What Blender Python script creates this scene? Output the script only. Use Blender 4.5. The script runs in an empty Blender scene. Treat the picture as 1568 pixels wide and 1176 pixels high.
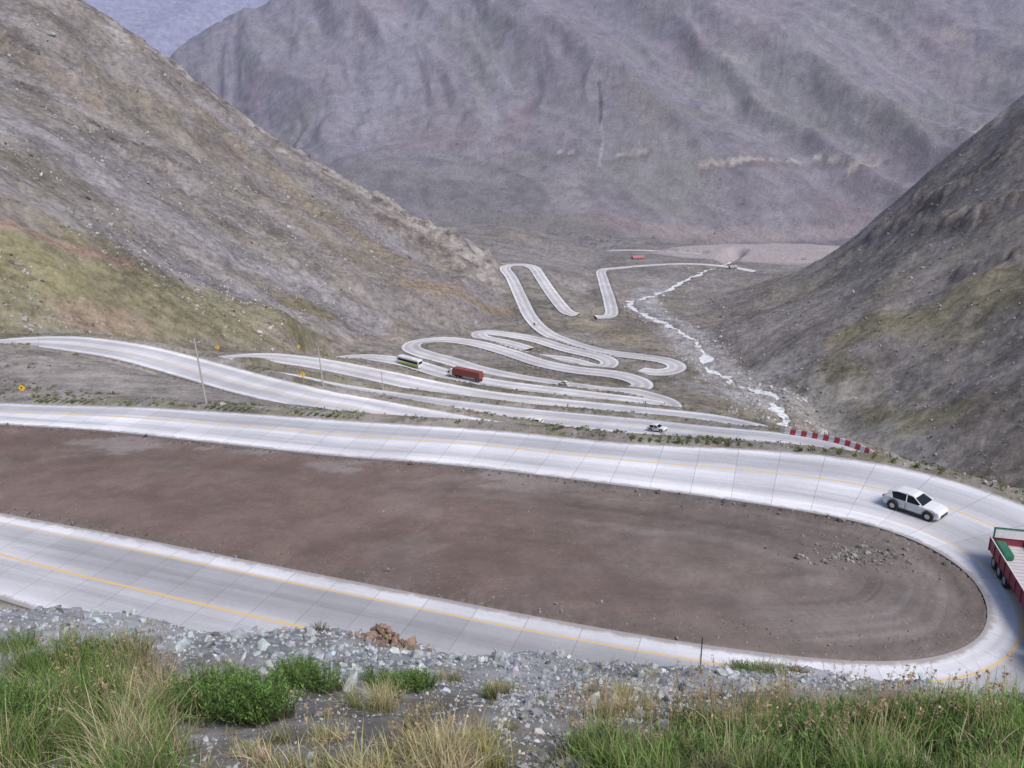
import bpy, bmesh, math, time, numpy as np
from mathutils import Vector, Matrix
T0=time.time()
def tick(s): print("TICK",s,round(time.time()-T0,1),flush=True)
rng=np.random.default_rng(7)
scene=bpy.context.scene
# ------------------------------------------------------------------ camera
FPX=1185.0; PITCH=math.radians(20); ROLL=math.radians(2.5)
f=np.array([0,math.cos(PITCH),-math.sin(PITCH)]); r0=np.array([1.,0,0]); u0=np.array([0,math.sin(PITCH),math.cos(PITCH)])
rr=r0*math.cos(ROLL)-u0*math.sin(ROLL); uu=u0*math.cos(ROLL)+r0*math.sin(ROLL)
def ray(px,py):
    d=FPX*f+(px-784)*rr+(588-py)*uu
    return d/np.linalg.norm(d)
def U(px,py,dist): return ray(px,py)*dist
cam=bpy.data.cameras.new("camera"); camo=bpy.data.objects.new("camera",cam); scene.collection.objects.link(camo)
cam.sensor_width=36; cam.lens=FPX/1568*36; cam.clip_end=20000; cam.clip_start=0.1
camo.matrix_world=Matrix(((rr[0],uu[0],-f[0],0),(rr[1],uu[1],-f[1],0),(rr[2],uu[2],-f[2],0),(0,0,0,1)))
scene.camera=camo
# ------------------------------------------------------------------ world/light
scene.view_settings.view_transform='Standard'; scene.view_settings.look='None'; scene.view_settings.exposure=0
SUN_EL=math.radians(52); SUN_AZ=math.radians(140)
w=bpy.data.worlds.new("World"); scene.world=w; w.use_nodes=True
nt=w.node_tree; bg=nt.nodes["Background"]; sky=nt.nodes.new("ShaderNodeTexSky"); sky.sky_type='NISHITA'; sky.sun_disc=False
sky.sun_elevation=SUN_EL; sky.sun_rotation=SUN_AZ; sky.altitude=1500; sky.dust_density=6.0; sky.air_density=1.0
nt.links.new(sky.outputs[0],bg.inputs[0]); bg.inputs[1].default_value=0.15
sl=bpy.data.lights.new("sun","SUN"); sl.energy=3.0; sl.angle=math.radians(22); sl.color=(1,.935,.88)
so=bpy.data.objects.new("sun",sl); scene.collection.objects.link(so)
sd=Vector((math.sin(SUN_AZ)*math.cos(SUN_EL),math.cos(SUN_AZ)*math.cos(SUN_EL),math.sin(SUN_EL)))
so.rotation_euler=sd.to_track_quat('Z','Y').to_euler()
# ------------------------------------------------------------------ noise
def h2(ix,iy,seed):
    n=(ix*374761393+iy*668265263+seed*1442695041)&0xffffffff
    n=((n^(n>>13))*1274126177)&0xffffffff
    return ((n^(n>>16))&0xffffff)/float(0x7fffff)-1.0
def vn(x,y,seed=0):
    xf=np.floor(x); yf=np.floor(y); fx=x-xf; fy=y-yf; xi=xf.astype(np.int64); yi=yf.astype(np.int64)
    fx=fx*fx*(3-2*fx); fy=fy*fy*(3-2*fy)
    a=h2(xi,yi,seed); b=h2(xi+1,yi,seed); c=h2(xi,yi+1,seed); d=h2(xi+1,yi+1,seed)
    return (a*(1-fx)+b*fx)*(1-fy)+(c*(1-fx)+d*fx)*fy
def rot(x,y,i):
    c,s=math.cos(.6*i),math.sin(.6*i); return (x*c-y*s)*2**i+13.7*i,(x*s+y*c)*2**i-7.1*i
def fbm(x,y,o=4,seed=0,g=.5):
    s=0;a=1;t=0
    for i in range(o):
        q=rot(x,y,i); s=s+a*vn(q[0],q[1],seed+i); t+=a; a*=g
    return s/t*1.25
def sfbm(x,y,o=4,seed=0,g=.6):   # un-rotated: keeps a streak direction
    s=0;a=1;t=0
    for i in range(o): s=s+a*vn(x*2**i+5.3*i,y*2**i-3.1*i,seed+i); t+=a; a*=g
    return s/t*1.3
def ridged(x,y,o=4,seed=0):
    s=0;a=1;t=0
    for i in range(o):
        s=s+a*(1-2*np.abs(vn(x*2**i+3.7*i,y*2**i+9.1*i,seed+i))); t+=a; a*=.5
    return s/t
def sstep(a,b,x):
    t=np.clip((x-a)/(b-a),0,1); return t*t*(3-2*t)
# ------------------------------------------------------------------ RBF surfaces
class RBF:
    def __init__(s,P,lam=.002):
        P=np.array(P,float); s.c=P[:,:2]/100; n=len(P)
        K=s.k(np.hypot(s.c[:,None,0]-s.c[None,:,0],s.c[:,None,1]-s.c[None,:,1]))+lam*np.eye(n)
        Q=np.c_[np.ones(n),s.c]; M=np.zeros((n+3,n+3)); M[:n,:n]=K; M[:n,n:]=Q; M[n:,:n]=Q.T
        b=np.r_[P[:,2],0,0,0]; s.w=np.linalg.solve(M,b)
    def k(s,r): return r*r*np.log(r+1e-9)
    def __call__(s,x,y):
        x=x/100;y=y/100; n=len(s.c); o=s.w[n]+s.w[n+1]*x+s.w[n+2]*y
        for i in range(n):
            q=(x-s.c[i,0])**2+(y-s.c[i,1])**2+1e-12
            o=o+s.w[i]*.5*q*np.log(q)
        return o
def plat(x,y): return -28.2-.024*x-.10*y
def Upl(px,py):
    d=ray(px,py); t=-28.2/(d[2]+.024*d[0]+.10*d[1]); return d*t
# ------------------------------------------------------------------ roads
def resample(out,step):
    L=np.r_[0,np.cumsum(np.hypot(*np.diff(out[:,:2],axis=0).T))]
    s=np.arange(0,L[-1],step)
    return np.array([np.interp(s,L,out[:,k]) for k in range(3)]).T
def catmull(P,step):
    P=np.array(P,float); P=np.vstack([2*P[0]-P[1],P,2*P[-1]-P[-2]]); out=[]
    for i in range(1,len(P)-2):
        p0,p1,p2,p3=P[i-1:i+3]; n=max(2,int(np.linalg.norm(p2-p1)/(step*.3)))
        for t in np.linspace(0,1,n,endpoint=False):
            out.append(.5*((2*p1)+(-p0+p2)*t+(2*p0-5*p1+4*p2-p3)*t*t+(-p0+3*p1-3*p2+p3)*t**3))
    out.append(P[-2]); return resample(np.array(out),step)
def smooth(P,k):
    if k<1: return P
    ker=np.hanning(2*k+3)[1:-1]; ker/=ker.sum(); Q=np.vstack([np.repeat(P[:1],k,0),P,np.repeat(P[-1:],k,0)])
    return np.array([np.convolve(Q[:,i],ker,'valid') for i in range(3)]).T
def frame(P):
    T=np.gradient(P,axis=0); T/=np.linalg.norm(T[:,:2],axis=1)[:,None]; N=np.c_[-T[:,1],T[:,0]]
    return T,N
inner_px=[(-420,705),(-200,745),(0,785),(200,822),(400,862),(600,901),(800,940),(1000,975),(1100,990),(1200,1003),(1300,1012),(1380,1014),(1440,1009),(1488,992),(1514,962),(1515,925),(1490,882),(1450,851),(1400,826),(1335,803),(1220,781),(1100,763),(900,737),(700,713),(500,697),(300,675),(150,659),(0,650),(-150,641),(-330,634)]
inn=catmull([Upl(*p) for p in inner_px],1.0); inn=smooth(inn,3); inn[:,2]=plat(inn[:,0],inn[:,1])
T,N=frame(inn)
curv=sstep(5,28,inn[:,0])
Wm=10.2+2.6*curv; back=sstep(55,66,inn[:,1]); Wm=Wm-back*(.5+2.9*sstep(-15,-75,inn[:,0]))
main_c=inn.copy(); main_c[:,:2]-=N*(Wm/2)[:,None]; main_c=smooth(main_c,3)
main_c[:,2]=smooth(inn,6)[:,2]
def PX(lst): return [U(*p) for p in lst]
R3a=PX([(-260,540,150),(-120,528,165),(0,526,178),(80,524,180),(150,530,176),(220,543,170),(310,568,160),(400,592,149),(480,609,142),(550,624,139)])
R3=R3a+[np.array(p,float) for p in [(2,119,-53),(22,113,-55),(42,107,-57),(52,109,-57.5),(56,116,-58),(51,127,-60),(42,138,-63)]]+PX([(1000,656,168),(900,646,175),(800,637,182),(700,625,188),(620,614,192),(560,604,195),(500,597,200),(440,583,203),(380,566,200),(340,557,197),(325,550,203),(350,546,213),(400,547,222),(480,555,222),(570,573,218),(660,592,212),(740,607,208),(850,620,205),(950,630,200),(1080,644,190),(1165,657,172)])
R6=PX([(530,572,270),(500,558,290),(515,549,312),(560,547,325),(625,556,322),(690,574,303),(760,588,290),(850,600,280),(940,611,270),(1000,618,264),(1026,622,262),(1010,612,275),(970,603,288),(930,599,290),(860,590,300),(790,579,312),(730,565,325),(690,553,340),(655,543,350),(630,533,365),(638,524,385),(680,520,395),(730,526,390),(780,540,375),(830,556,355),(880,566,343),(940,573,335),(975,582,325),(984,592,315),(960,597,305)])
R8=PX([(790,540,395),(820,545,385),(870,552,380),(915,562,367),(934,556,378),(918,546,392),(870,535,410),(820,520,430),(770,511,440),(735,509,442),(740,517,428),(780,526,415),(810,535,402)])
R9=PX([(975,567,365),(1010,570,360),(1038,563,367),(1022,552,380),(970,545,395),(920,538,410),(870,524,440),(835,508,465),(812,485,500),(797,455,550),(783,425,605),(773,410,640),(790,405,648),(815,408,635),(828,425,605),(845,450,560),(868,477,515),(888,483,508)])
R10=PX([(908,483,512),(935,484,520),(933,460,570),(924,430,670),(922,414,745),(950,410,770),(1000,406,815),(1060,404,850),(1118,409,860),(1160,417,850)])
R11=PX([(905,385,1000),(960,383,1010),(1020,385,1005),(1078,389,985)])
RIV=PX([(1130,398,1000),(1090,412,850),(1060,425,750),(1010,450,660),(962,466,600),(1000,487,540),(1050,510,480),(1070,535,430),(1082,560,395),(1105,580,370),(1145,594,345),(1188,606,322),(1184,622,305),(1197,645,288),(1180,665,265)])
roads=[["road",main_c,Wm,9]]
for nm,P,st in (("road",R3,1.2),("road",R6,1.5),("road",R8,1.5),("road",R9,2),("road",R10,2.5),("road",R11,3)):
    S=smooth(catmull(P,st),4); zz=smooth(S,12)[:,2]; S[:,2]=zz
    roads.append([nm,S,np.full(len(S),9.3 if P is not R11 else 7.),11])
riv=smooth(catmull(RIV,2.0),1); riv[:,:2]+= np.c_[vn(np.arange(len(riv))/6.,np.zeros(len(riv)),5),vn(np.arange(len(riv))/7.,np.zeros(len(riv)),9)]*3.0
rw=3.6+2.8*vn(np.arange(len(riv))/3.,np.ones(len(riv)),11)+2.0*vn(np.arange(len(riv))/1.3,np.ones(len(riv)),12)
rw=np.clip(rw,1.2,8)
# ------------------------------------------------------------------ surfaces
PCD=985.
pc=U(1195,387,PCD)
A=[]
for s in main_c[::9]: A.append(s)
for x in (-70,-40,-10,15):
    for y in (58,68,78): A.append((x,y,plat(x,y)))
for x in (-60,-20,20,60): A.append((x,28,plat(x,28)))
A.append((40,55,plat(40,55)));A.append((62,50,-37));A.append((70,70,-44))
for P in (R3,R6,R8,R9,R10,R11): A+= [tuple(p) for p in P]
A+= [tuple(p) for p in PX([(1060,425,750),(962,466,600),(1050,510,480),(1082,560,395),(1145,594,345),(1197,645,288)])]
A+= [(95,230,-112),(95,200,-108),(85,150,-88),(100,100,-62)]
A+= [tuple(pc),(pc[0]+80,pc[1],pc[2]),(pc[0]-70,pc[1],pc[2]),(pc[0],pc[1]+60,pc[2]-3),(pc[0]+60,pc[1]+200,pc[2]-45),(pc[0],pc[1]-60,pc[2]-1)]
A+= PX([(150,590,133),(50,600,130),(420,620,122),(850,362,930),(1060,372,1180),(860,440,620),(900,400,850),(700,345,1150),(980,500,480),(960,440,660)])
fA=RBF(A)
fB=RBF([*PX([(100,500,200),(250,527,222),(400,527,262),(620,515,400),(750,480,480),(775,440,580),(0,350,245),(0,200,390),(0,100,550),(0,0,740),(300,350,400),(300,200,590),(500,400,450),(500,300,610),(650,450,465),(650,385,590),
 (110,0,700),(180,45,705),(250,90,710),(400,195,715),(490,250,705),(580,300,690),(650,343,650),(700,368,655),(757,396,640)]),
 (-54,860,-230),(-200,900,-150),(-300,850,-40),(-600,1100,-50),(-500,500,170),(-250,200,65),(-160,100,-30),(-260,80,45),(60,700,-190),(40,450,-170),(-450,300,170)],.0005)
fC=RBF([*PX([(1568,730,240),(1568,500,320),(1568,350,405),(1568,250,480),(1568,150,600),(1400,680,272),(1400,600,312),(1400,450,392),(1250,500,400),(1250,600,330),(1130,550,412),(1090,500,500),(1250,450,540),(1150,445,690),(1250,412,800),(1350,350,690),(1400,295,660),(1480,225,630),(1050,466,650)]),
 (500,800,-120),(400,900,-260),(700,900,-50),(600,400,140),(260,200,0),(200,100,-20),(350,1100,-300),(60,250,-150),(60,130,-120),(260,830,-215)],.0005)
fD=RBF([*PX([(600,300,1500),(700,318,1420),(900,345,1320),(1080,350,1440),(1340,352,1600),(784,0,2400),(1568,0,2600),(784,150,1950),(784,250,1620),(1200,0,2450),(1200,150,2000),(1200,260,1720),(1500,200,2000),(1568,100,2300),(440,0,2800),(350,45,2760),(270,90,2720),(400,150,2250),(480,240,1800),(600,100,2150)]),
 (-1100,3300,-100),(-900,2200,-150),(-900,3600,0),(0,4000,900),(1500,4000,900),(-500,1200,-330),(0,800,-400),(1000,1400,-150)],.0005)
NR,NA=1120,880
R=np.geomspace(1.5,7500,NR); TH=np.radians(np.linspace(-54,54,NA))
RG,TG=np.meshgrid(R,TH,indexing='ij'); X=RG*np.sin(TG); Y=RG*np.cos(TG)
NEG=-2000.
def sub(fn,m0,m1):
    Z=np.full(X.shape,NEG); i0=np.searchsorted(R,m0); i1=np.searchsorted(R,m1); Z[i0:i1]=fn(X[i0:i1],Y[i0:i1]); return Z
def foreground(x,y):
    n=fbm(x/2.2,y/2.2,4,3)*.34+fbm(x/7,y/7,2,8)*.5
    yy=np.maximum(y,-1)
    cy=18.3+1.2*vn(x/5,x*0,4)
    return -1.65-(.7325+.00825*x)*yy-.5*np.maximum(0,y-cy)+n*sstep(1,8,RG[:x.shape[0]])
FZ=sub(foreground,0,90)
ux,uy=X-pc[0],Y-pc[1]; pe=np.hypot(ux/135,(uy+.25*ux)/66)
AZ=sub(fA,15,1900); far=sstep(1250,1600,RG); AZ=AZ*(1-far)+(-250)*far
AZ=np.where(AZ<-1900,-250,AZ); AZ[:np.searchsorted(R,15)]=NEG
calm=sstep(1.0,2.2,pe)
AZ+=calm*(sstep(100,300,RG)*(fbm(X/25,Y/25,4,21)*2.2)+sstep(500,900,RG)*fbm(X/70,Y/70,3,29)*6)+fbm(X/3,Y/3,3,22)*.10
BZ=sub(fB,40,1500); sB=sstep(120,300,RG)
bq=(X*.6+Y*.8); br=(X*.8-Y*.6)
ridB=ridged(bq/26+.5*vn(X/40,Y/40,6),br/130,5,33)
BZ+=sB*(fbm(X/60,Y/60,3,31)*6+ridB*3.6+fbm(X/9,Y/9,3,36)*.9)
CZ=sub(fC,60,1500)
ridC=ridged((X*.2+Y)/32+.5*vn(X/40,Y/40,7),(X)/120,5,43)
CZ+=sB*(fbm(X/60,Y/60,3,41)*5+ridC*4.0+fbm(X/9,Y/9,3,46)*.9)
DZ=sub(fD,900,7501)
xs=X+.55*(Y-1800)+60*vn(X/300,Y/300,2)
rid1=ridged(xs/520,Y/2200,2,51); rid2=ridged((xs-.2*Y)/150+.3*vn(X/120,Y/120,8),Y/620,5,53); rid3=ridged(xs/60,Y/260,3,57)
low=sstep(1350,1900,RG)
DZ+=low*(rid1*85+rid2*30)+sstep(1350,1500,RG)*(rid3*6+fbm(X/60,Y/60,4,56)*6)
DZ=np.minimum(DZ,1200+0*DZ)
EZ=np.where(RG>3300,(-300+(RG-3300)*.62)+ridged((X-.4*Y)/700,Y/1800,3,61)*90,NEG); EZ=np.minimum(EZ,2600)
def dpoly(P,maxr=1e9):
    P=np.array(P)[:,:2]; D=np.full(X.shape,1e9)
    for a,b in zip(P[:-1],P[1:]):
        lo=np.minimum(a,b)-maxr; hi=np.maximum(a,b)+maxr
        q0=max(0,math.hypot(max(0,lo[0],-hi[0]),max(0,lo[1]))); q1=math.hypot(max(abs(lo[0]),abs(hi[0])),hi[1])
        i0=max(0,np.searchsorted(R,q0)-1); i1=np.searchsorted(R,q1)+1
        x=X[i0:i1];y=Y[i0:i1]; m=(x>lo[0])&(x<hi[0])&(y>lo[1])&(y<hi[1])
        if not m.any(): continue
        ab=b-a; x=x[m];y=y[m]; t=np.clip(((x-a[0])*ab[0]+(y-a[1])*ab[1])/(ab@ab+1e-9),0,1)
        Dv=D[i0:i1]; Dv[m]=np.minimum(Dv[m],np.hypot(x-a[0]-t*ab[0],y-a[1]-t*ab[1]))
    return D
ridgeB=PX([(0,-60,720),(110,10,690),(180,55,695),(250,100,700),(400,205,700),(490,260,690),(580,310,675),(650,352,640),(705,380,630),(750,415,600)])
dB=dpoly(ridgeB,150)
crag=np.clip(1-dB/75,0,1)
SS=[FZ,AZ,BZ,CZ,DZ,EZ]
# find the rock ribs on the bare slope by marching a first version of the height sheet
Zp=np.maximum.reduce(SS); lnr=math.log(R[1]/R[0]); dth=TH[1]-TH[0]
def castZ(ZZ,px,py):
    d=ray(px,py); a=math.atan2(d[0],d[1]); c=min(max(int(round((a-TH[0])/dth)),0),NA-1); m=d[2]/math.hypot(d[0],d[1])
    prof=ZZ[:,c]-m*R; i=int(np.argmax(prof>=0))
    if prof[i]<0: i=NR-1
    t=0
    if i>0: t=float(np.clip(prof[i-1]/(prof[i-1]-prof[i]+1e-12),0,1))
    rq=R[i-1]+(R[i]-R[i-1])*t if i>0 else R[i]
    return np.array([rq*math.sin(a),rq*math.cos(a),m*rq])
ribs=np.zeros(X.shape); ribn=fbm(X/11,Y/11,4,75,.6)
for pp_,rd in (([(40,135),(90,165),(130,185),(200,222),(285,262)],8),([(0,40),(60,90),(130,140)],7),([(1568,215),(1500,262),(1440,300),(1370,335)],15),([(1568,300),(1500,330),(1420,350)],8),([(420,285),(480,320),(560,370),(620,400)],5),([(250,130),(330,190),(400,240)],6),([(520,300),(600,345),(660,380)],6),([(1560,390),(1480,420)],5)):
    P_=[castZ(Zp,*q) for q in pp_]; D_=dpoly(P_,rd*3); ribs=np.maximum(ribs,sstep(1.25,.3,D_/rd+.9*ribn))
rk=ridged(X/12,Y/12,5,71)
BZ+=crag*(ridged(X/20,Y/20,5,71)*6.0+fbm(X/5,Y/5,3,72)*2)+ribs*(1.5+rk*3)
CZ+=ribs*(2+rk*3.5)
SS=[FZ,AZ,BZ,CZ,DZ,EZ]
lab=np.argmax(np.stack(SS),0)
def smax(a,b,k):
    h=np.clip(.5+.5*(a-b)/k,0,1); return b*(1-h)+a*h+k*h*(1-h)
K=.6+.010*RG
Z=SS[0]
for s in SS[1:]: Z=smax(Z,s,K)
pm=sstep(1.15,.92,pe+.08*fbm(X/50,Y/50,3,85))*(lab!=3)
Z=Z*(1-pm)+(pc[2]+.5)*pm
E=np.full(X.shape,1e6); ZT=np.zeros(X.shape); FL=np.ones(X.shape)
def stamp(S,hw,fall,E,ZT,FL):
    for i in range(len(S)):
        x,y,z=S[i]; h=hw[i]; q=math.hypot(x,y); Rm=h+fall+1
        if q<Rm+3: continue
        i0=max(0,int(math.log((q-Rm)/R[0])/lnr)); i1=min(NR,int(math.log((q+Rm)/R[0])/lnr)+2)
        a=math.atan2(x,y); da=Rm/(q-Rm)
        j0=max(0,int((a-da-TH[0])/dth)); j1=min(NA,int((a+da-TH[0])/dth)+2)
        if i0>=i1 or j0>=j1: continue
        e=np.hypot(X[i0:i1,j0:j1]-x,Y[i0:i1,j0:j1]-y)-h
        s=E[i0:i1,j0:j1]; m=e<s
        s[m]=e[m]; ZT[i0:i1,j0:j1][m]=z; FL[i0:i1,j0:j1][m]=fall
for nm,S,W_,fall in roads: stamp(S,W_/2,fall,E,ZT,FL)
wgt=1-sstep(.12,1.0,E/FL)
inside=sstep(0.05,-.05,E)
ER=E.copy()
edge_n=fbm(X/1.1,Y/1.1,3,87)
Z=Z*(1-wgt)+(ZT-.04)*wgt-inside*(.2+.0022*RG)
Z+=np.where((E>0)&(E<1.6)&(RG<130),.10*np.clip(edge_n+.1,0,1),0)
E2=np.full(X.shape,1e6); ZT2=np.zeros(X.shape); FL2=np.ones(X.shape)
stamp(riv,rw/2,14,E2,ZT2,FL2)
w2=(1-sstep(.1,1,E2/14))*(ER>2)
Z=Z*(1-w2)+(ZT2+.15*np.clip(E2,0,12)+fbm(X/4,Y/4,2,81)*.5)*w2
Z=np.where(E2<0,ZT2-.7,Z)
tick("stamped")
def cast(px,py): return castZ(Z,px,py)
def zat(x,y):
    q=np.hypot(x,y); a=np.arctan2(x,y)
    fi=np.clip(np.log(q/R[0])/lnr,0,NR-1.001); fj=np.clip((a-TH[0])/dth,0,NA-1.001)
    i=fi.astype(int); j=fj.astype(int); u=fi-i; v=fj-j
    return (Z[i,j]*(1-u)+Z[i+1,j]*u)*(1-v)+(Z[i,j+1]*(1-u)+Z[i+1,j+1]*u)*v
# ------------------------------------------------------------------ terrain colours
def c(*a): return np.array(a,float)
COL=np.zeros(X.shape+(3,)); COL[...]=c(.25,.232,.222)
nbig=fbm(X/40,Y/40,4,91); nmid=fbm(X/8,Y/8,4,92); nsm=fbm(X/1.2,Y/1.2,3,93)
def mixc(mask,col):
    global COL
    m=np.clip(mask,0,1)[...,None]; COL=COL*(1-m)+c(*col)*m
mixc((lab==0)*1.,(.27,.265,.26)); mixc((lab==0)*sstep(0,.4,nsm+nmid)*.7,(.19,.17,.145))
mixc((lab==0)*sstep(11,15,Y),(.32,.33,.345))
mixc((lab==1)*sstep(-.1,.4,nbig+.5*nmid),(.215,.198,.165))
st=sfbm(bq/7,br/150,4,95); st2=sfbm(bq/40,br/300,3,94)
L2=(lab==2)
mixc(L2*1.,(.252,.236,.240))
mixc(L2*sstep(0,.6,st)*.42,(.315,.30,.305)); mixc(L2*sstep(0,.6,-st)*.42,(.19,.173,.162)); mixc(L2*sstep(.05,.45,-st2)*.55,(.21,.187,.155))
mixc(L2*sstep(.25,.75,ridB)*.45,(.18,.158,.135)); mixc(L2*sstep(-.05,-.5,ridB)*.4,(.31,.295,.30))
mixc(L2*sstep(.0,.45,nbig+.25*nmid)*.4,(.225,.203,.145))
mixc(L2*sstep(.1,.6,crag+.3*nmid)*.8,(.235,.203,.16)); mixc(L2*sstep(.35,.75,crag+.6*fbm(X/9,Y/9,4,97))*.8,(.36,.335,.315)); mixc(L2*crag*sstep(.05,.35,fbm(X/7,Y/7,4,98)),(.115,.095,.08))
L3=(lab==3)
mixc(L3*1.,(.222,.205,.198)); stc=sfbm((Y+X*.2)/8,X/130,4,96)
mixc(L3*sstep(0,.6,stc)*.45,(.28,.262,.258)); mixc(L3*sstep(0,.6,-stc)*.45,(.17,.155,.143))
mixc(L3*sstep(.25,.75,ridC)*.5,(.16,.14,.122)); mixc(L3*sstep(-.05,-.5,ridC)*.4,(.28,.262,.258)); mixc(L3*sstep(-.05,.4,nbig+.3*nmid)*.5,(.208,.192,.135))
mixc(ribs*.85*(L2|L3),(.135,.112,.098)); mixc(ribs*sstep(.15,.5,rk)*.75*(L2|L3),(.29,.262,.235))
L4=(lab==4)
mixc(L4*1.,(.215,.198,.20)); d1=sfbm(xs/160,Y/800,4,101); d2=fbm(X/160,Y/160,4,102)
mixc(L4*sstep(.1,.75,rid2)*.6,(.16,.138,.13)); mixc(L4*sstep(.0,-.6,rid2)*.7,(.28,.262,.265)); mixc(L4*sstep(.0,-.6,rid1)*.5,(.275,.258,.262))
mixc(L4*sstep(0,.6,d1)*.5,(.265,.245,.24)); mixc(L4*sstep(0,.6,-d1)*.55,(.135,.125,.13)); mixc(L4*sstep(.05,.5,d2)*.55,(.195,.20,.14)); mixc(L4*sstep(.15,.55,-d2)*.6,(.24,.185,.165))
mixc(L4*sstep(.35,.8,rid3)*sstep(-.1,.4,d2+d1)*.6,(.115,.10,.10))
mixc((lab==5)*1.,(.19,.21,.32))  # far range: blue of aerial haze painted in as its base colour
def patch(pts,rad,col,st=1.,nz=.6,seed=0,ns=None,k=1.2):
    P=[cast(*p) for p in pts]
    D=dpoly(P,rad*2.2); ns=ns or rad*.8; m=D<rad*2.2
    if not m.any(): return
    n=fbm(X[m]/ns,Y[m]/ns,5,200+seed,.6)
    a=(np.clip(sstep(1.15,.55,D[m]/rad-nz*n)*st,0,1))[:,None]; COL[m]=COL[m]*(1-a)+c(*col)*k*a
patch([(0,430),(90,440),(200,455),(330,475),(450,490)],24,(.185,.172,.105),.8,seed=1)
patch([(0,400),(60,420)],20,(.185,.172,.10),.65,seed=2)
patch([(0,340),(60,362),(120,385),(200,405)],3.5,(.25,.18,.15),.85,seed=3)
patch([(400,430),(430,455),(480,475)],11,(.15,.13,.075),.9,seed=4)
patch([(0,60),(60,110),(140,160)],9,(.19,.155,.12),.6,.9,seed=6)
patch([(60,210),(200,300),(350,390),(480,440),(560,490)],22,(.255,.243,.26),.6,seed=7)
patch([(0,280),(100,330),(250,400),(380,450)],13,(.235,.225,.24),.5,seed=8)
patch([(640,440),(700,445),(740,470),(778,478)],11,(.22,.17,.11),.75,seed=8)
patch([(330,190),(450,290),(620,400),(700,440)],13,(.20,.17,.12),.65,seed=9)
patch([(150,110),(300,210),(450,330),(560,410)],9,(.17,.145,.105),.6,.9,seed=22)
patch([(430,520),(520,520),(620,512)],6,(.25,.21,.18),.6,seed=10)
patch([(120,485),(200,490)],6,(.25,.19,.155),.6,seed=11)
patch([(1350,500),(1450,470),(1568,430)],20,(.188,.172,.105),.7,seed=12)
patch([(1250,560),(1300,620),(1400,650)],14,(.185,.172,.11),.6,seed=13)
patch([(1180,450),(1300,400),(1420,360)],12,(.24,.222,.195),.5,seed=15)
patch([(1180,560),(1250,640),(1400,700)],12,(.25,.245,.25),.6,seed=16)
patch([(1568,560),(1450,600),(1300,600)],10,(.25,.24,.24),.5,seed=17)
patch([(1000,352),(1150,358),(1300,362)],30,(.30,.25,.225),.6,seed=18)
patch([(700,330),(780,345),(880,352)],60,(.15,.145,.11),.6,seed=19)
patch([(1010,440),(985,455),(1000,478),(1050,505),(1080,555),(1130,590),(1180,620)],13,(.29,.285,.295),.85,seed=20)
patch([(1060,590),(1100,600)],13,(.27,.27,.275),.7,seed=30)
patch([(900,500),(960,520),(1010,535)],12,(.22,.19,.13),.5,seed=31)
patch([(815,150),(795,200),(770,240)],22,(.235,.16,.15),.4,1.1,seed=52,ns=30)
patch([(940,130),(1000,180)],30,(.20,.165,.125),.5,.8,seed=53)
patch([(640,280),(760,300),(850,300)],70,(.125,.125,.10),.7,.9,seed=56)
patch([(860,265),(870,310)],45,(.24,.22,.215),.75,.6,seed=57)
patch([(1200,290),(1190,330)],50,(.23,.22,.225),.75,.6,seed=58)
patch([(640,30),(560,150),(520,220)],100,(.22,.217,.235),.6,.6,seed=59)
patch([(780,60),(770,130),(740,220)],22,(.25,.243,.26),.6,.6,seed=61)
patch([(1100,120),(1250,150),(1400,180)],110,(.155,.165,.115),.55,.9,seed=60)
patch([(1150,300),(1300,290),(1420,250)],60,(.15,.13,.125),.5,.9,seed=62)
patch([(1400,60),(1500,110)],80,(.24,.185,.165),.4,.9,seed=63)
mixc(pm*.95,(.38,.335,.33)); mixc(pm*sstep(.9,.6,pm)*.8,(.26,.22,.20))
mixc(pm*sstep(.1,.4,fbm(X/70,Y/10,3,86))*.3,(.32,.29,.29))
tick("patches")
bxy=((X>-140)&(X<60)&(Y>25)&(Y<110))
dI=dpoly(inn,40)
infield=np.zeros(X.shape); poly=inn[:,:2]; pi=math.pi
xx=X[bxy]; yy=Y[bxy]; ins=np.zeros(xx.shape,bool); pp=np.vstack([poly[::2],poly[:1]])
for a,b in zip(pp[:-1],pp[1:]):
    cnd=((a[1]>yy)!=(b[1]>yy))
    if cnd.any():
        xi=(b[0]-a[0])*(yy-a[1])/((b[1]-a[1])+1e-12)+a[0]; ins^=(cnd&(xx<xi))
infield[bxy]=ins
mixc(infield*1.,(.176,.132,.118))
mixc(infield*sstep(-10,28,X+5*nmid)*.8,(.188,.167,.158))
mixc(infield*sstep(.0,.5,fbm(X/13,Y/6,5,111,.6))*.5,(.135,.103,.094))
mixc(infield*sstep(.1,.5,fbm(X/9,Y/5,5,119,.6))*.35,(.235,.20,.188))
dw=dI+2.2*fbm(X/14,Y/14,3,112)
trk=sfbm(dw/1.3,(X+Y)/35,2,116)+.5*sfbm(dw/.4,(X+Y)/14,2,117)
tm=infield*sstep(-25,12,X)*sstep(17,6,dI)*sstep(-.25,.35,fbm(X/10,Y/10,3,114))
mixc(tm*sstep(.2,.5,trk)*.6,(.118,.103,.10)); mixc(tm*sstep(.2,.5,-trk)*.45,(.25,.233,.228))
trm=sfbm((Y+.22*X+2.*vn(X/22,X*0,5))/.9,X/45,3,118)
tb=infield*sstep(7,11,dI)*sstep(-.1,.4,fbm(X/16,Y/8,3,120))
mixc(tb*sstep(.3,.6,trm)*.4,(.12,.097,.092)); mixc(tb*sstep(.3,.6,-trm)*.25,(.225,.185,.172))
mixc(infield*sstep(1.8,.4,dI+1.0*nmid)*.5,(.135,.118,.112))
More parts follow.
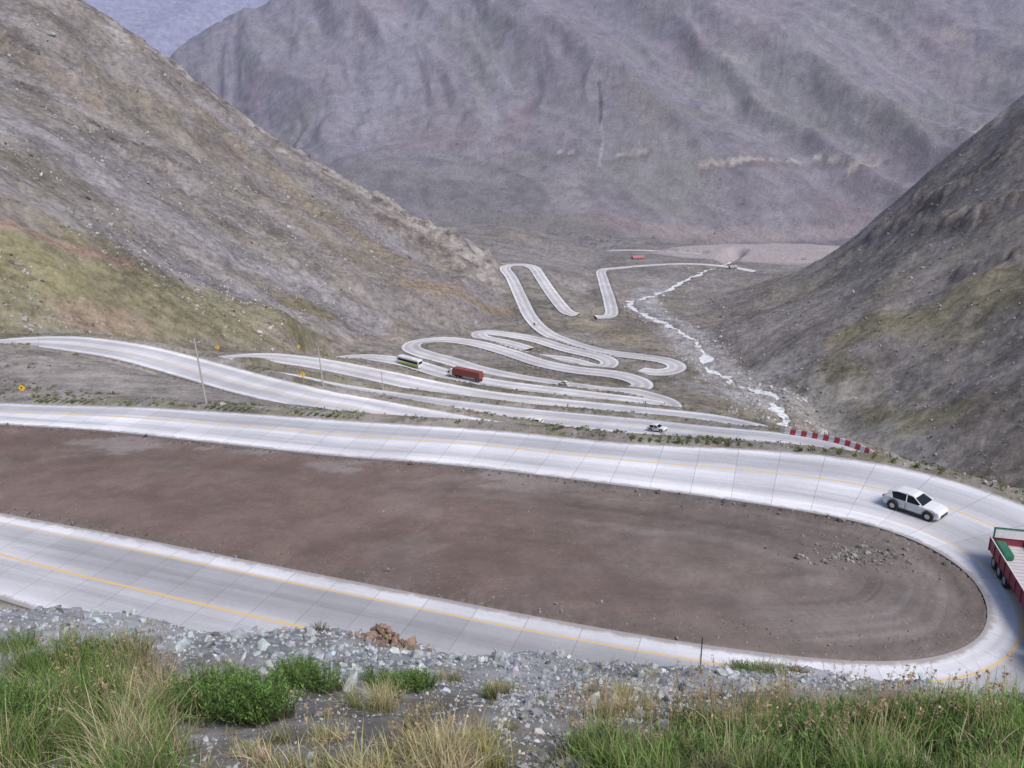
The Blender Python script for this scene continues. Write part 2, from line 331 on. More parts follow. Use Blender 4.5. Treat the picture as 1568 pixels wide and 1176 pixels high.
mixc(infield*sstep(.15,.45,fbm(X/9,Y/2.4,4,113)-(dI-2)*.06)*sstep(60,72,Y)*.8,(.25,.225,.22))
vg=(ER<7)&(ER>0)&(infield<.5)&(lab!=0)
mixc(vg*sstep(-.2,.3,nmid+.3*nsm)*.5,(.27,.25,.235)); mixc(vg*sstep(.0,.35,fbm(X/5,Y/5,3,121))*.6,(.16,.155,.09))
cut=(ER<14)&(ER>3)&(infield<.5)&(lab!=0)&(RG<420)
mixc(cut*sstep(.1,.5,nbig)*.5,(.20,.18,.165))
COL*= (1+.08*rng.normal(size=X.shape).clip(-2,2)*sstep(60,150,RG))[...,None]
haze_mix=1-np.exp(-np.maximum(RG-250,0)/2700.); haze_mix=np.clip(haze_mix*.95,0,.85)
HAZE_COL=np.array([.25,.262,.375])
COL=COL*(1-haze_mix[...,None])+HAZE_COL*haze_mix[...,None]  # aerial haze baked into the terrain base colour, stronger with distance
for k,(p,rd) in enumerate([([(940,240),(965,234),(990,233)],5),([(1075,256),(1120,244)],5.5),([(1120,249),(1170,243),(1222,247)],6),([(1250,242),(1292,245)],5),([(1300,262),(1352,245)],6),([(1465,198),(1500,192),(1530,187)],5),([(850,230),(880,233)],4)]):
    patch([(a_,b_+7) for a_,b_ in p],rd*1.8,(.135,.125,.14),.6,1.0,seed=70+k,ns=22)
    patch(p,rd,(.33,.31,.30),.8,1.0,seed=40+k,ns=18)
patch([(918,125),(920,160),(921,190)],4.2,(.09,.09,.125),.9,.6,seed=50,ns=12)
patch([(921,188),(924,215),(917,255)],3.2,(.30,.295,.32),.65,.6,seed=51,ns=12)
patch([(1115,85),(1135,88)],15,(.29,.275,.28),.6,.9,seed=54)
patch([(1450,50),(1480,60)],15,(.29,.275,.28),.5,.9,seed=55)
COL=np.clip(COL*np.array([.985,.97,.95]),.02,.9)
tick("colours")
# ------------------------------------------------------------------ mesh helper
def npmesh(name,V,F_,mat,cols=None,smooth_=True,extra=None,uv=None):
    V=np.asarray(V,np.float32); F_=np.asarray(F_,np.int32); k=F_.shape[1]
    me=bpy.data.meshes.new(name); me.vertices.add(len(V)); me.vertices.foreach_set("co",V.ravel())
    me.loops.add(F_.size); me.loops.foreach_set("vertex_index",F_.ravel()); me.polygons.add(len(F_))
    me.polygons.foreach_set("loop_start",np.arange(len(F_),dtype=np.int32)*k)
    me.polygons.foreach_set("use_smooth",np.full(len(F_),smooth_))
    if cols is not None:
        a=me.color_attributes.new("Col",'FLOAT_COLOR','POINT'); q=np.ones((len(V),4),np.float32); q[:,:3]=cols; a.data.foreach_set("color",q.ravel())
    if extra:
        for n,v in extra.items():
            a=me.attributes.new(n,'FLOAT','POINT'); a.data.foreach_set("value",np.asarray(v,np.float32).ravel())
    if uv is not None:
        l=me.uv_layers.new(name="UVMap"); l.data.foreach_set("uv",np.asarray(uv,np.float32)[F_.ravel()].ravel())
    me.update(calc_edges=True); me.materials.append(mat)
    o=bpy.data.objects.new(name,me); scene.collection.objects.link(o); return o
class NT:
    def __init__(s,name):
        s.m=bpy.data.materials.new(name); s.m.use_nodes=True; s.t=s.m.node_tree; s.b=s.t.nodes["Principled BSDF"]
    def n(s,t,**k):
        o=s.t.nodes.new("ShaderNode"+t)
        for a,b in k.items(): setattr(o,a,b)
        return o
    def l(s,a,b): s.t.links.new(a,b)
    def math(s,op,a,b=None):
        o=s.n("Math",operation=op)
        for i,v in enumerate((a,b)):
            if v is None: continue
            if hasattr(v,"links"): s.l(v,o.inputs[i])
            else: o.inputs[i].default_value=v
        return o.outputs[0]
    def mix(s,fac,a,b,mode='MIX'):
        o=s.n("Mix",data_type='RGBA',blend_type=mode)
        for i,v in ((0,fac),(6,a),(7,b)):
            if hasattr(v,"links"): s.l(v,o.inputs[i])
            elif isinstance(v,(tuple,list)): o.inputs[i].default_value=(*v[:3],1)
            else: o.inputs[i].default_value=v
        return o.outputs[2]
    def ramp(s,x,a,b):
        o=s.n("MapRange"); s.l(x,o.inputs[0]); o.inputs[1].default_value=a; o.inputs[2].default_value=b; o.interpolation_type='SMOOTHSTEP'; return o.outputs[0]
def simple(name,col,rough=.6,metal=0,var=.12,scale=8):
    m=NT(name); tc=m.n("TexCoord"); nz=m.n("TexNoise"); nz.inputs["Scale"].default_value=scale; nz.inputs["Detail"].default_value=4; m.l(tc.outputs["Object"],nz.inputs["Vector"])
    d=tuple(x*(1-var*2) for x in col); m.l(m.mix(nz.outputs[0],d,tuple(min(1,x*(1+var)) for x in col)),m.b.inputs["Base Color"])
    m.b.inputs["Roughness"].default_value=rough; m.b.inputs["Metallic"].default_value=metal; return m.m
def noise(m,vec,scale,det=8,rough=.6):
    n=m.n("TexNoise"); n.inputs["Scale"].default_value=scale; n.inputs["Detail"].default_value=det; n.inputs["Roughness"].default_value=rough; m.l(vec,n.inputs["Vector"]); return n.outputs[0]
m=NT("mountain_ground"); geo=m.n("NewGeometry"); at=m.n("Attribute",attribute_name="Col"); bd=m.n("Attribute",attribute_name="bd"); sc=m.n("Attribute",attribute_name="sc"); amp=m.n("Attribute",attribute_name="amp")
P=geo.outputs["Position"]
nf=noise(m,P,3.0,5,.75); nm_=noise(m,P,.25,6,.72); nl=noise(m,P,.03,6,.7)
vo=m.n("TexVoronoi"); vo.inputs["Scale"].default_value=2.2; m.l(P,vo.inputs["Vector"])
vo2=m.n("TexVoronoi"); vo2.inputs["Scale"].default_value=.33; m.l(P,vo2.inputs["Vector"])
v=m.math('ADD',m.math('MULTIPLY',nf,.5),m.math('MULTIPLY',nm_,.9)); v=m.math('ADD',v,m.math('MULTIPLY',nl,.8))
fac=m.ramp(v,.82,1.38); val=m.math('ADD',m.math('MULTIPLY',m.math('SUBTRACT',fac,.5),amp.outputs["Fac"]),1.03)
cb=m.n("CombineXYZ"); [m.l(val,cb.inputs[i]) for i in range(3)]
col=m.mix(1.0,at.outputs["Color"],cb.outputs[0],'MULTIPLY')
sepc=m.n("SeparateColor"); m.l(vo.outputs["Color"],sepc.inputs[0]); sepd=m.n("SeparateColor"); m.l(vo2.outputs["Color"],sepd.inputs[0])
st1=m.math('MULTIPLY',m.ramp(vo.outputs["Distance"],.32,.12),m.ramp(sepc.outputs[0],.78,.93))
st2=m.math('MULTIPLY',m.ramp(vo2.outputs["Distance"],.30,.16),m.ramp(sepd.outputs[0],.8,.95))
col=m.mix(m.math('MULTIPLY',st1,m.math('MULTIPLY',amp.outputs["Fac"],.4)),col,(.42,.41,.41)); col=m.mix(m.math('MULTIPLY',st2,m.math('MULTIPLY',sc.outputs["Fac"],.55)),col,(.42,.40,.40))
m.l(col,m.b.inputs["Base Color"]); m.b.inputs["Roughness"].default_value=.95; m.b.inputs["Specular IOR Level"].default_value=.15
bp=m.n("Bump"); bp.inputs["Strength"].default_value=.6; m.l(v,bp.inputs["Height"]); m.l(bd.outputs["Fac"],bp.inputs["Distance"]); m.l(bp.outputs[0],m.b.inputs["Normal"])
mat_ground=m.m
idx=np.arange(NR*NA).reshape(NR,NA)
Fq=np.stack([idx[:-1,:-1],idx[:-1,1:],idx[1:,1:],idx[1:,:-1]],-1).reshape(-1,4)
bdv=np.where(RG<60,.12,np.where(RG<120,.22,.22+(RG-120)*.005)); bdv=np.where(infield>.5,.05,bdv); bdv=np.minimum(bdv,6)*(1-.95*pm)*np.where(lab==5,.3,1)
ampv=1.05-.5*sstep(300,1500,RG); ampv=np.where(infield>.5,.5,ampv)*(1-.8*pm)
scv=((lab==2)|(lab==3))*sstep(120,180,RG)*sstep(1000,700,RG)
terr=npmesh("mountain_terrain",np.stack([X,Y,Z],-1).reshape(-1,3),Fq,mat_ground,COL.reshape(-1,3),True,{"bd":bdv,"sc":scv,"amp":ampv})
# ------------------------------------------------------------------ road material
m=NT("concrete_road"); uv=m.n("UVMap"); sp=m.n("SeparateXYZ"); m.l(uv.outputs[0],sp.inputs[0]); uW=sp.outputs[0]; vv=sp.outputs[1]
wd=m.n("Attribute",attribute_name="wd").outputs["Fac"]; kd=m.n("Attribute",attribute_name="kind").outputs["Fac"]
geo=m.n("NewGeometry"); P=geo.outputs["Position"]
um=m.math('MULTIPLY',uW,wd); SL=3.8
lane=m.math('FLOOR',m.math('MULTIPLY',uW,2.999)); slab=m.math('FLOOR',m.math('DIVIDE',vv,SL))
cx=m.n("CombineXYZ"); m.l(lane,cx.inputs[0]); m.l(slab,cx.inputs[1]); wn=m.n("TexWhiteNoise"); wn.noise_dimensions='2D'; m.l(cx.outputs[0],wn.inputs["Vector"])
cs=m.n("CombineXYZ"); m.l(m.math('MULTIPLY',um,1.3),cs.inputs[0]); m.l(m.math('MULTIPLY',vv,.05),cs.inputs[1]); ns=m.n("TexNoise"); ns.inputs["Scale"].default_value=1.0; ns.inputs["Detail"].default_value=4; m.l(cs.outputs[0],ns.inputs["Vector"])
cr=m.n("ValToRGB"); e=cr.color_ramp.elements; e[0].position=0; e[0].color=(.66,.66,.69,1); e[1].position=1; e[1].color=(.66,.66,.69,1)
for p_,q in ((.12,.66),(.17,.42),(.30,.34),(.46,.40),(.56,.52),(.70,.45),(.84,.50),(.93,.66)):
    x=e.new(p_); x.color=(q,q*1.0,q*1.06,1)
m.l(uW,cr.inputs[0])
cr2=m.n("ValToRGB"); e=cr2.color_ramp.elements; e[0].position=0; e[0].color=(.76,.76,.79,1); e[1].position=1; e[1].color=(.72,.72,.76,1)
for p_,q in ((.13,.78),(.24,.52),(.36,.62),(.47,.74),(.56,.62),(.68,.45),(.82,.48),(.93,.70)):
    x=e.new(p_); x.color=(q,q,q*1.06,1)
m.l(uW,cr2.inputs[0])
base=m.mix(kd,cr.outputs[0],cr2.outputs[0])
vv1=m.math('ADD',m.math('MULTIPLY',wn.outputs["Value"],.11),.89); vv2=m.math('ADD',m.math('MULTIPLY',ns.outputs[0],.6),.69); big=m.math('ADD',m.math('MULTIPLY',noise(m,P,.06,4,.6),.7),.65)
fine=m.math('ADD',m.math('MULTIPLY',noise(m,P,2.5,5,.75),.3),.85)
vf=m.math('MULTIPLY',m.math('MULTIPLY',m.math('MULTIPLY',vv1,vv2),big),fine); cb=m.n("CombineXYZ"); [m.l(vf,cb.inputs[i]) for i in range(3)]
base=m.mix(1.,base,cb.outputs[0],'MULTIPLY')
jt=m.math('LESS_THAN',m.math('MULTIPLY',m.math('FRACT',m.math('DIVIDE',vv,SL)),SL),.06)
jl=m.math('LESS_THAN',m.math('FRACT',m.math('ADD',m.math('MULTIPLY',uW,3.0),.004)),.010)
base=m.mix(m.math('MULTIPLY',m.math('MAXIMUM',jt,jl),.5),base,(.16,.16,.165))
def line(u,wm): return m.math('LESS_THAN',m.math('ABSOLUTE',m.math('MULTIPLY',m.math('SUBTRACT',uW,u),wd)),wm)
wear=m.ramp(noise(m,P,1.5,4,.7),.22,.42)
yl=m.math('MULTIPLY',m.math('MAXIMUM',line(.565,.12),m.math('MULTIPLY',line(.15,.08),m.math('SUBTRACT',1.,m.math('MULTIPLY',kd,.7)))),m.math('MULTIPLY',wear,.85))
base=m.mix(yl,base,(.70,.47,.17))
ed=m.math('MULTIPLY',m.math('MINIMUM',uW,m.math('SUBTRACT',1.,uW)),wd); dn=m.math('MULTIPLY',noise(m,P,.7,6,.8),1.3)
dirt=m.ramp(m.math('SUBTRACT',ed,dn),-.05,-.5); base=m.mix(m.math('MULTIPLY',dirt,.8),base,(.27,.245,.23))
m.l(base,m.b.inputs["Base Color"]); m.b.inputs["Roughness"].default_value=.75; m.b.inputs["Specular IOR Level"].default_value=.3
mat_road=m.m
def ribbon(name,S,W_,mat,kind=0.,skirt=True,zoff=0):
    T,N=frame(S); us=np.linspace(0,1,9)
    if skirt: us=np.r_[0,us,1]
    n=len(S); V=np.zeros((n,len(us),3)); q=np.hypot(S[:,0],S[:,1])
    for k,u in enumerate(us):
        off=(.5-u)*W_
        V[:,k,0]=S[:,0]+N[:,0]*off; V[:,k,1]=S[:,1]+N[:,1]*off; V[:,k,2]=S[:,2]+zoff
    if skirt:
        for k in (0,-1): V[:,k,2]-= .5+.003*q
    L=np.r_[0,np.cumsum(np.linalg.norm(np.diff(S,axis=0),axis=1))]
    UV=np.zeros((n,len(us),2)); UV[...,0]=us; UV[...,1]=L[:,None]
    ii=np.arange(n*len(us)).reshape(n,-1); Fq=np.stack([ii[:-1,:-1],ii[:-1,1:],ii[1:,1:],ii[1:,:-1]],-1).reshape(-1,4)
    kk=np.zeros(V.shape[:2])+ (kind[:,None] if hasattr(kind,'shape') else kind)
    return npmesh(name,V.reshape(-1,3),Fq,mat,None,False,{"wd":np.repeat(W_,len(us)),"kind":kk.ravel()},UV.reshape(-1,2))
ribbon("road",main_c,Wm,mat_road,sstep(52,64,main_c[:,1]))
for i,(nm,S,W_,fl) in enumerate(roads[1:]):
    S2=S.copy(); S2[:,2]+=.004*i
    ribbon("road",S2,W_,mat_road,.7)
m=NT("stream_water"); geo=m.n("NewGeometry"); a=noise(m,geo.outputs["Position"],.5,6,.7)
m.l(m.mix(m.ramp(a,.32,.55),(.36,.36,.37),(.88,.89,.91)),m.b.inputs["Base Color"]); m.b.inputs["Roughness"].default_value=.35
ribbon("river",riv,rw,m.m,0,False,zoff=-.15)
# ------------------------------------------------------------------ primitives for built objects
def obj(name,V,F_,mat,parent=None,bevel=0):
    me=bpy.data.meshes.new(name); me.from_pydata([tuple(v) for v in V],[],F_); me.materials.append(mat)
    bm=bmesh.new(); bm.from_mesh(me); bmesh.ops.recalc_face_normals(bm,faces=bm.faces); bm.to_mesh(me); bm.free()
    o=bpy.data.objects.new(name,me); scene.collection.objects.link(o)
    if parent: o.parent=parent
    if bevel: b=o.modifiers.new("b","BEVEL"); b.width=bevel; b.segments=2; b.limit_method='ANGLE'
    return o
def box(name,x,y,z,mat,parent,bevel=.02):
    V=[(a,b,zz) for zz in z for a,b in ((x[0],y[0]),(x[1],y[0]),(x[1],y[1]),(x[0],y[1]))]
    return obj(name,V,[(0,1,2,3),(4,5,6,7),(0,1,5,4),(1,2,6,5),(2,3,7,6),(3,0,4,7)],mat,parent,bevel)
def prism(name,prof,hw,mat,parent,bevel=.03,hwf=None):
    n=len(prof); V=[]
    for s in (-1,1):
        for x,z in prof: V.append((x,s*(hwf(x,z) if hwf else hw),z))
    F_=[tuple(range(n)),tuple(range(n,2*n))]+[(i,(i+1)%n,n+(i+1)%n,n+i) for i in range(n)]
    return obj(name,V,F_,mat,parent,bevel)
def cyl(name,c0,c1,r1,r2,mat,parent,n=16):
    c0=Vector(c0);c1=Vector(c1);a=(c1-c0).normalized();u=a.orthogonal().normalized();v=a.cross(u);V=[]
    for cc,r in ((c0,r1),(c1,r2)):
        for k in range(n): t=2*pi*k/n; V.append(cc+u*(r*math.cos(t))+v*(r*math.sin(t)))
    return obj(name,V,[tuple(range(n)),tuple(range(n,2*n))]+[(k,(k+1)%n,n+(k+1)%n,n+k) for k in range(n)],mat,parent,0)
M_white=simple("white_paint",(.70,.71,.72),.35,var=.03); M_glass=simple("dark_glass",(.015,.018,.022),.3,var=.1); M_tyre=simple("tyre_rubber",(.02,.02,.02),.85)
M_glass.node_tree.nodes["Principled BSDF"].inputs["Specular IOR Level"].default_value=.25
M_hub=simple("wheel_metal",(.45,.45,.46),.35,.7); M_dark=simple("dark_plastic",(.03,.03,.032),.6); M_red=simple("red_paint",(.27,.04,.06),.6); M_cred=simple("container_red",(.25,.07,.06),.6)
M_green=simple("green_paint",(.02,.15,.08),.4); M_lime=simple("lime_paint",(.38,.50,.05),.4); M_bed=simple("bed_planks",(.58,.54,.56),.7,scale=3); M_lamp=simple("lamp_lens",(.8,.8,.78),.15,var=.02); M_tail=simple("tail_lens",(.45,.02,.02),.2)
M_yel=simple("sign_yellow",(.80,.47,.03),.5,var=.05); M_blk=simple("black_paint",(.015,.015,.015),.5); M_wood=simple("pole_wood",(.42,.40,.37),.85,scale=3); M_steel=simple("galvanised_steel",(.4,.41,.42),.5,.5)
M_bred=simple("barrier_red",(.50,.05,.07),.6); M_bwh=simple("barrier_white",(.70,.69,.70),.6); M_pink=simple("faded_red",(.50,.17,.2),.6); M_wall=simple("plaster_wall",(.36,.32,.31),.9)
def wheel(nm,x,y,r,wd_,par):
    s=1 if y>0 else -1
    o=cyl(nm,(x,y-s*wd_,r),(x,y,r),r,r,M_tyre,par,20); b=o.modifiers.new("b","BEVEL"); b.width=.03; b.limit_method='ANGLE'
    cyl(nm+"_hub",(x,y-s*.02,r),(x,y+s*.015,r),r*.62,r*.5,M_hub,par,12)
ALLS=[r_[1] for r_ in roads]
def orient(name,p,t):
    x=Vector(t).normalized(); z=Vector((0,0,1)); y=z.cross(x).normalized(); z=x.cross(y)
    e=bpy.data.objects.new(name,None); scene.collection.objects.link(e)
    e.matrix_world=Matrix(((x[0],y[0],z[0],p[0]),(x[1],y[1],z[1],p[1]),(x[2],y[2],z[2],p[2]),(0,0,0,1)))
    return e
def onroad(px,py,roadi):
    S=ALLS[roadi]; q=ray(px,py); i=0; best=1e9
    for k in range(3,len(S)-4):
        p=q*(S[k][2]/q[2]); d=math.hypot(S[k][0]-p[0],S[k][1]-p[1])
        if d<best: best=d;i=k
    p=q*(S[i][2]/q[2]); p[2]=S[i][2]+.02; return p,i
def place(name,px,py,rev=False,roadi=0):
    p,i=onroad(px,py,roadi); S=ALLS[roadi]; t=S[i+2]-S[i-2]
    return orient(name,p,-t if rev else t)
def car(e,paint,suv=True):
    k=1.04 if suv else .9
    prof=[(-2.26,.42),(-2.36,.62),(-2.36,.85),(-2.26,1.0),(-2.0,1.10),(.75,1.08),(1.15,1.05),(1.7,.99),(2.1,.88),(2.28,.70),(2.34,.46),(2.22,.30),(1.85,.26),(-2.1,.28)]
    prism("body",[(x*k,z*k) for x,z in prof],.93,paint,e,.12,lambda x,z:(.96 if z<.95*k else .86)*k-(.16 if abs(x)>2.05*k else 0))
    g=[(-2.08,1.04),(-1.80,1.40),(-1.30,1.58),(-.4,1.64),(.05,1.60),(.98,1.05)]
    prism("window_glass",[(x*k,z*k) for x,z in g],.8,M_glass,e,.04,lambda x,z:(.87 if z<1.2*k else .66)*k)
    rf=[(-2.02,1.38),(-1.85,1.50),(-1.3,1.65),(-.4,1.695),(.0,1.66),(.32,1.53),(.1,1.57),(-1.1,1.60)]
    prism("roof",[(x*k,z*k) for x,z in rf],.67*k,paint,e,.05)
    for s in (-1,1):
        for x0,x1,n in ((1.0,.17,"a"),(-.35,-.38,"b")):
            cyl("pillar_"+n,Vector((x0*k,s*.88*k,1.05*k)),Vector((x1*k,s*.69*k,1.60*k)),.045,.04,paint,e,6)
        V=[(-2.1*k,s*.875*k,1.05*k),(-1.45*k,s*.885*k,1.05*k),(-1.68*k,s*.70*k,1.56*k),(-1.86*k,s*.70*k,1.46*k)]
        V+=[(a,b-s*.03,c_) for a,b,c_ in V]; obj("rear_quarter",V,[(0,1,2,3),(4,5,6,7),(0,1,5,4),(1,2,6,5),(2,3,7,6),(3,0,4,7)],paint,e,0)
        for x in (-1.4,1.45):
            wheel("wheel",x*k,s*.985*k,.39*k,.24,e)
            cyl("wheel_arch",(x*k,s*.80*k,.40*k),(x*k,s*.968*k,.40*k),.46*k,.46*k,M_dark,e,20)
        box("headlamp",(2.0*k,2.22*k),tuple(sorted((s*.52*k,s*.80*k))),(.72*k,.86*k),M_lamp,e,.03)
        box("tail_lamp",(-2.38*k,-2.25*k),tuple(sorted((s*.45*k,s*.80*k))),(.86*k,.96*k),M_tail,e,.01)
        box("door_mirror",(.72*k,.9*k),tuple(sorted((s*.93*k,s*1.10*k))),(1.03*k,1.18*k),paint,e,.04)
        box("door_line",(-.37*k,-.35*k),tuple(sorted((s*.90*k,s*.966*k))),(.4*k,.93*k),M_dark,e,0)
    box("grille",(2.26*k,2.345*k),(-.6*k,.6*k),(.36*k,.60*k),M_dark,e,.03); box("sill",(-1.0*k,1.0*k),(-.965*k,.965*k),(.24*k,.34*k),M_dark,e,.01)
def bus(e):
    h=6.25
    prism("body",[(-h,.4),(-h,3.3),(-h+.3,3.6),(h-1.0,3.6),(h-.35,3.3),(h,1.4),(h,.4)],1.27,M_white,e,.08)
    for s in (-1,1):
        box("side_windows",(-h+.5,h-1.1),tuple(sorted((s*1.26,s*1.285))),(1.95,2.95),M_glass,e,.01)
        for k in range(8): box("window_post",(-h+1.6+k*1.3,-h+1.68+k*1.3),tuple(sorted((s*1.286,s*1.295))),(1.95,2.95),M_dark,e,0)
    prism("livery_lime",[(-h+.1,.9),(-h+.1,1.9),(-1,1.7),(h-.6,1.2),(h-.6,.86)],1.287,M_lime,e,0)
    box("livery_green",(-h+.2,h-.5),(-1.29,1.29),(.5,.85),M_green,e,0)
    prism("windscreen",[(h-.42,3.2),(h+.015,1.5),(h-.2,1.5),(h-.6,3.2)],1.12,M_glass,e,0)
    box("roof_unit",(-2.5,1.5),(-.8,.8),(3.6,3.85),M_white,e,.08); box("rear_window",(-h-.02,-h+.1),(-1,1),(2,3),M_glass,e,0)
    for x in (-h+2.3,-h+3.6,h-2.4):
        for s in (-1,1): wheel("wheel",x,s*1.3,.5,.3,e)
def tractor(e,x0,paint):
    prism("cab",[(x0,.9),(x0,3.2),(x0+.4,3.45),(x0+1.5,3.0),(x0+2.1,2.2),(x0+2.3,1.5),(x0+2.35,.55),(x0+1.9,.45)],1.22,paint,e,.07)
    prism("windscreen",[(x0+1.52,3.03),(x0+2.15,2.2),(x0+2.28,1.75),(x0+1.9,1.75),(x0+1.3,2.9)],1.08,M_glass,e,0)
    for s in (-1,1):
        box("side_window",(x0+.9,x0+1.75),tuple(sorted((s*1.2,s*1.235))),(1.75,2.4),M_glass,e,0); cyl("mirror_arm",(x0+2.1,s*1.2,2.4),(x0+2.25,s*1.5,2.3),.03,.03,M_dark,e,6); box("mirror",(x0+2.15,x0+2.3),tuple(sorted((s*1.42,s*1.6))),(1.8,2.4),M_dark,e,.02)
    box("bumper",(x0+2.1,x0+2.45),(-1.22,1.22),(.35,.75),M_dark,e,.04); box("grille",(x0+2.3,x0+2.38),(-.7,.7),(.8,1.5),M_dark,e,.02)
    box("chassis",(x0-3.6,x0+2.0),(-.45,.45),(.6,.82),M_dark,e,.02)
    for s in (-1,1):
        cyl("fuel_tank",(x0-1.2,s*.85,.65),(x0+.0,s*.85,.65),.33,.33,M_steel,e,14)
        for x in (x0+1.3,x0-1.9,x0-3.1): wheel("wheel",x,s*1.24,.5,.32,e)
def semi(e):
    tractor(e,5.6,M_white)
    box("container",(-8.2,5.0),(-1.22,1.22),(1.35,4.0),M_cred,e,.03)
    for k in range(30):
        for s in (-1,1): box("container_rib",(-8.0+k*.43,-7.8+k*.43),tuple(sorted((s*1.22,s*1.25))),(1.5,3.85),M_cred,e,0)
    box("trailer_frame",(-8.2,5.0),(-.5,.5),(1.0,1.34),M_dark,e,.02)
    for s in (-1,1):
        for x in (-7.2,-5.9,-4.6): wheel("wheel",x,s*1.2,.5,.34,e)
def flatbed(e):
    tractor(e,6.2,M_green)
    box("deck",(-7.2,5.2),(-1.22,1.22),(1.30,1.42),M_bed,e,.01)
    for k in range(24): box("deck_gap",(-7.1+k*.51,-7.08+k*.51),(-1.16,1.16),(1.421,1.427),M_dark,e,0)
    for s in (-1,1):
        box("side_board",(-7.2,5.2),tuple(sorted((s*1.225,s*1.28))),(1.0,1.95),M_red,e,.01)
        for k in range(11): box("side_stake",(-7.1+k*1.21,-7.0+k*1.21),tuple(sorted((s*1.283,s*1.34))),(.95,2.0),M_red,e,0)
        box("side_rail",(-7.2,5.2),tuple(sorted((s*1.215,s*1.279))),(1.955,2.01),M_bwh,e,0)
    box("headboard",(5.21,5.3),(-1.25,1.25),(1.0,3.0),M_bwh,e,.01)
    box("tailboard",(-7.27,-7.21),(-1.22,1.22),(1.0,1.95),M_red,e,.01)
    for s in (-1,1): box("tail_frame_post",(-7.15,-7.05),tuple(sorted((s*1.05,s*1.15))),(1.43,2.75),M_green,e,.01)
    box("tail_frame_panel",(-7.14,-7.07),(-1.04,1.04),(2.1,2.7),M_bwh,e,.01); box("tail_frame_bar",(-7.16,-7.04),(-1.15,1.15),(2.751,2.85),M_green,e,.01)
    box("tarpaulin_roll",(-6.9,-4.6),(-1.1,-.35),(1.43,1.95),M_green,e,.15)
    box("trailer_frame",(-7.2,5.2),(-.5,.5),(.85,1.29),M_dark,e,.02)
    for s in (-1,1):
        for x in (-6.0,-4.7,-3.4): wheel("wheel",x,s*1.2,.5,.34,e)
        box("mudguard",(-6.7,-2.8),tuple(sorted((s*.85,s*1.21))),(1.03,1.08),M_dark,e,0)
e=place("white_suv",1400,783,rev=True,roadi=0); car(e,M_white)
pt,i=onroad(1540,862,0); S=ALLS[0]; j=max(0,i-13); t=S[j]-S[i]; t/=np.linalg.norm(t); t=t+np.array([.25,-.05,0]); t/=np.linalg.norm(t)
e=orient("flatbed_truck",pt+t*7.2,t); flatbed(e)
e=place("coach_bus",627,560,roadi=2,rev=True); bus(e)
e=place("semi_truck",712,580,roadi=2,rev=True); semi(e)
e=place("white_car",1007,660,roadi=1,rev=True); car(e,M_white,False)
e=place("white_car",819,650,roadi=1); car(e,M_white,False)
e=place("white_car",789,601,roadi=2); car(e,M_white,False)
e=place("white_car",863,589,roadi=2); car(e,M_white,False)
e=place("white_car",820,497,roadi=4); car(e,M_white,False)
def house(px,py,L_,W2,H,ang,roofm):
    p=cast(px,py); e=bpy.data.objects.new("red_roofed_house" if roofm is not M_wall else "grey_house",None); scene.collection.objects.link(e); e.location=p; e.rotation_euler=(0,0,ang)
    box("walls",(-L_/2,L_/2),(-W2/2,W2/2),(-2,H),M_wall,e,0)
    V=[(-L_/2-.6,-W2/2-.6,H+.01),(L_/2+.6,-W2/2-.6,H+.01),(L_/2+.6,W2/2+.6,H+.01),(-L_/2-.6,W2/2+.6,H+.01),(-L_/2-.6,0,H+2.0),(L_/2+.6,0,H+2.0)]
    obj("roof",V,[(0,1,2,3),(0,1,5,4),(2,3,4,5),(0,3,4),(1,2,5)],roofm,e)
    for k in range(int(L_/3)):
        x=-L_/2+1.5+k*3; box("window",(x-.5,x+.5),(-W2/2-.03,-W2/2+.02),(1.2,2.3),M_glass,e,0)
    box("door",(-.45,.45),(-W2/2-.035,-W2/2+.02),(0,1.15),M_dark,e,0)
house(977,398,12,8,3.0,.1,M_pink); house(1122,412,7,5,2.2,.2,M_wall)
p=cast(1232,397); e=orient("white_van",p,(1,.1,0)); car(e,M_white); e.scale=(1.3,1.3,1.5)
bo=bpy.data.objects.new("concrete_barrier",None); scene.collection.objects.link(bo)
S=ALLS[1]; Tt,Nn=frame(S); OFF=S.copy(); OFF[:,:2]-=Nn*4.35
i0=int(np.argmin(np.hypot(S[:,0]-51,S[:,1]-108.5))); i1=int(np.argmin(np.hypot(S[:,0]-46.5,S[:,1]-132.5)))
Bl=resample(smooth(OFF[i0:i1],2),1.15)
for q_ in range(len(Bl)-1):
    a_,b_=Bl[q_],Bl[q_+1]; x=Vector(b_-a_); ln=x.length; x.normalize(); y=Vector((0,0,1)).cross(x).normalized(); V=[]
    for xx_ in (.005,ln-.005):
        for yy_,zz_ in ((-.3,-.1),(-.3,.14),(-.14,.38),(-.10,1.0),(.10,1.0),(.14,.38),(.3,.14),(.3,-.1)):
            V.append(Vector(a_)+x*xx_+y*yy_+Vector((0,0,zz_)))
    obj("segment",V,[tuple(range(8)),tuple(range(8,16))]+[(i,(i+1)%8,8+(i+1)%8,8+i) for i in range(8)],M_bred if q_%2 else M_bwh,bo)
def upole(px,py,h):
    p=cast(px,py); e=bpy.data.objects.new("utility_pole",None); scene.collection.objects.link(e); e.location=p
    cyl("shaft",(0,0,-.5),(0,0,h),.15,.09,M_wood,e,12)
    cyl("cross_arm",(-.7,.2,h-.5),(.7,-.2,h-.5),.05,.05,M_wood,e,6)
    for x in (-.6,0,.6): cyl("insulator",(x,-.22*x,h-.5+.02),(x,-.22*x,h-.28),.05,.03,M_bwh,e,8)
upole(316,618,9.0); upole(495,592,7.6); upole(587,600,5.5)
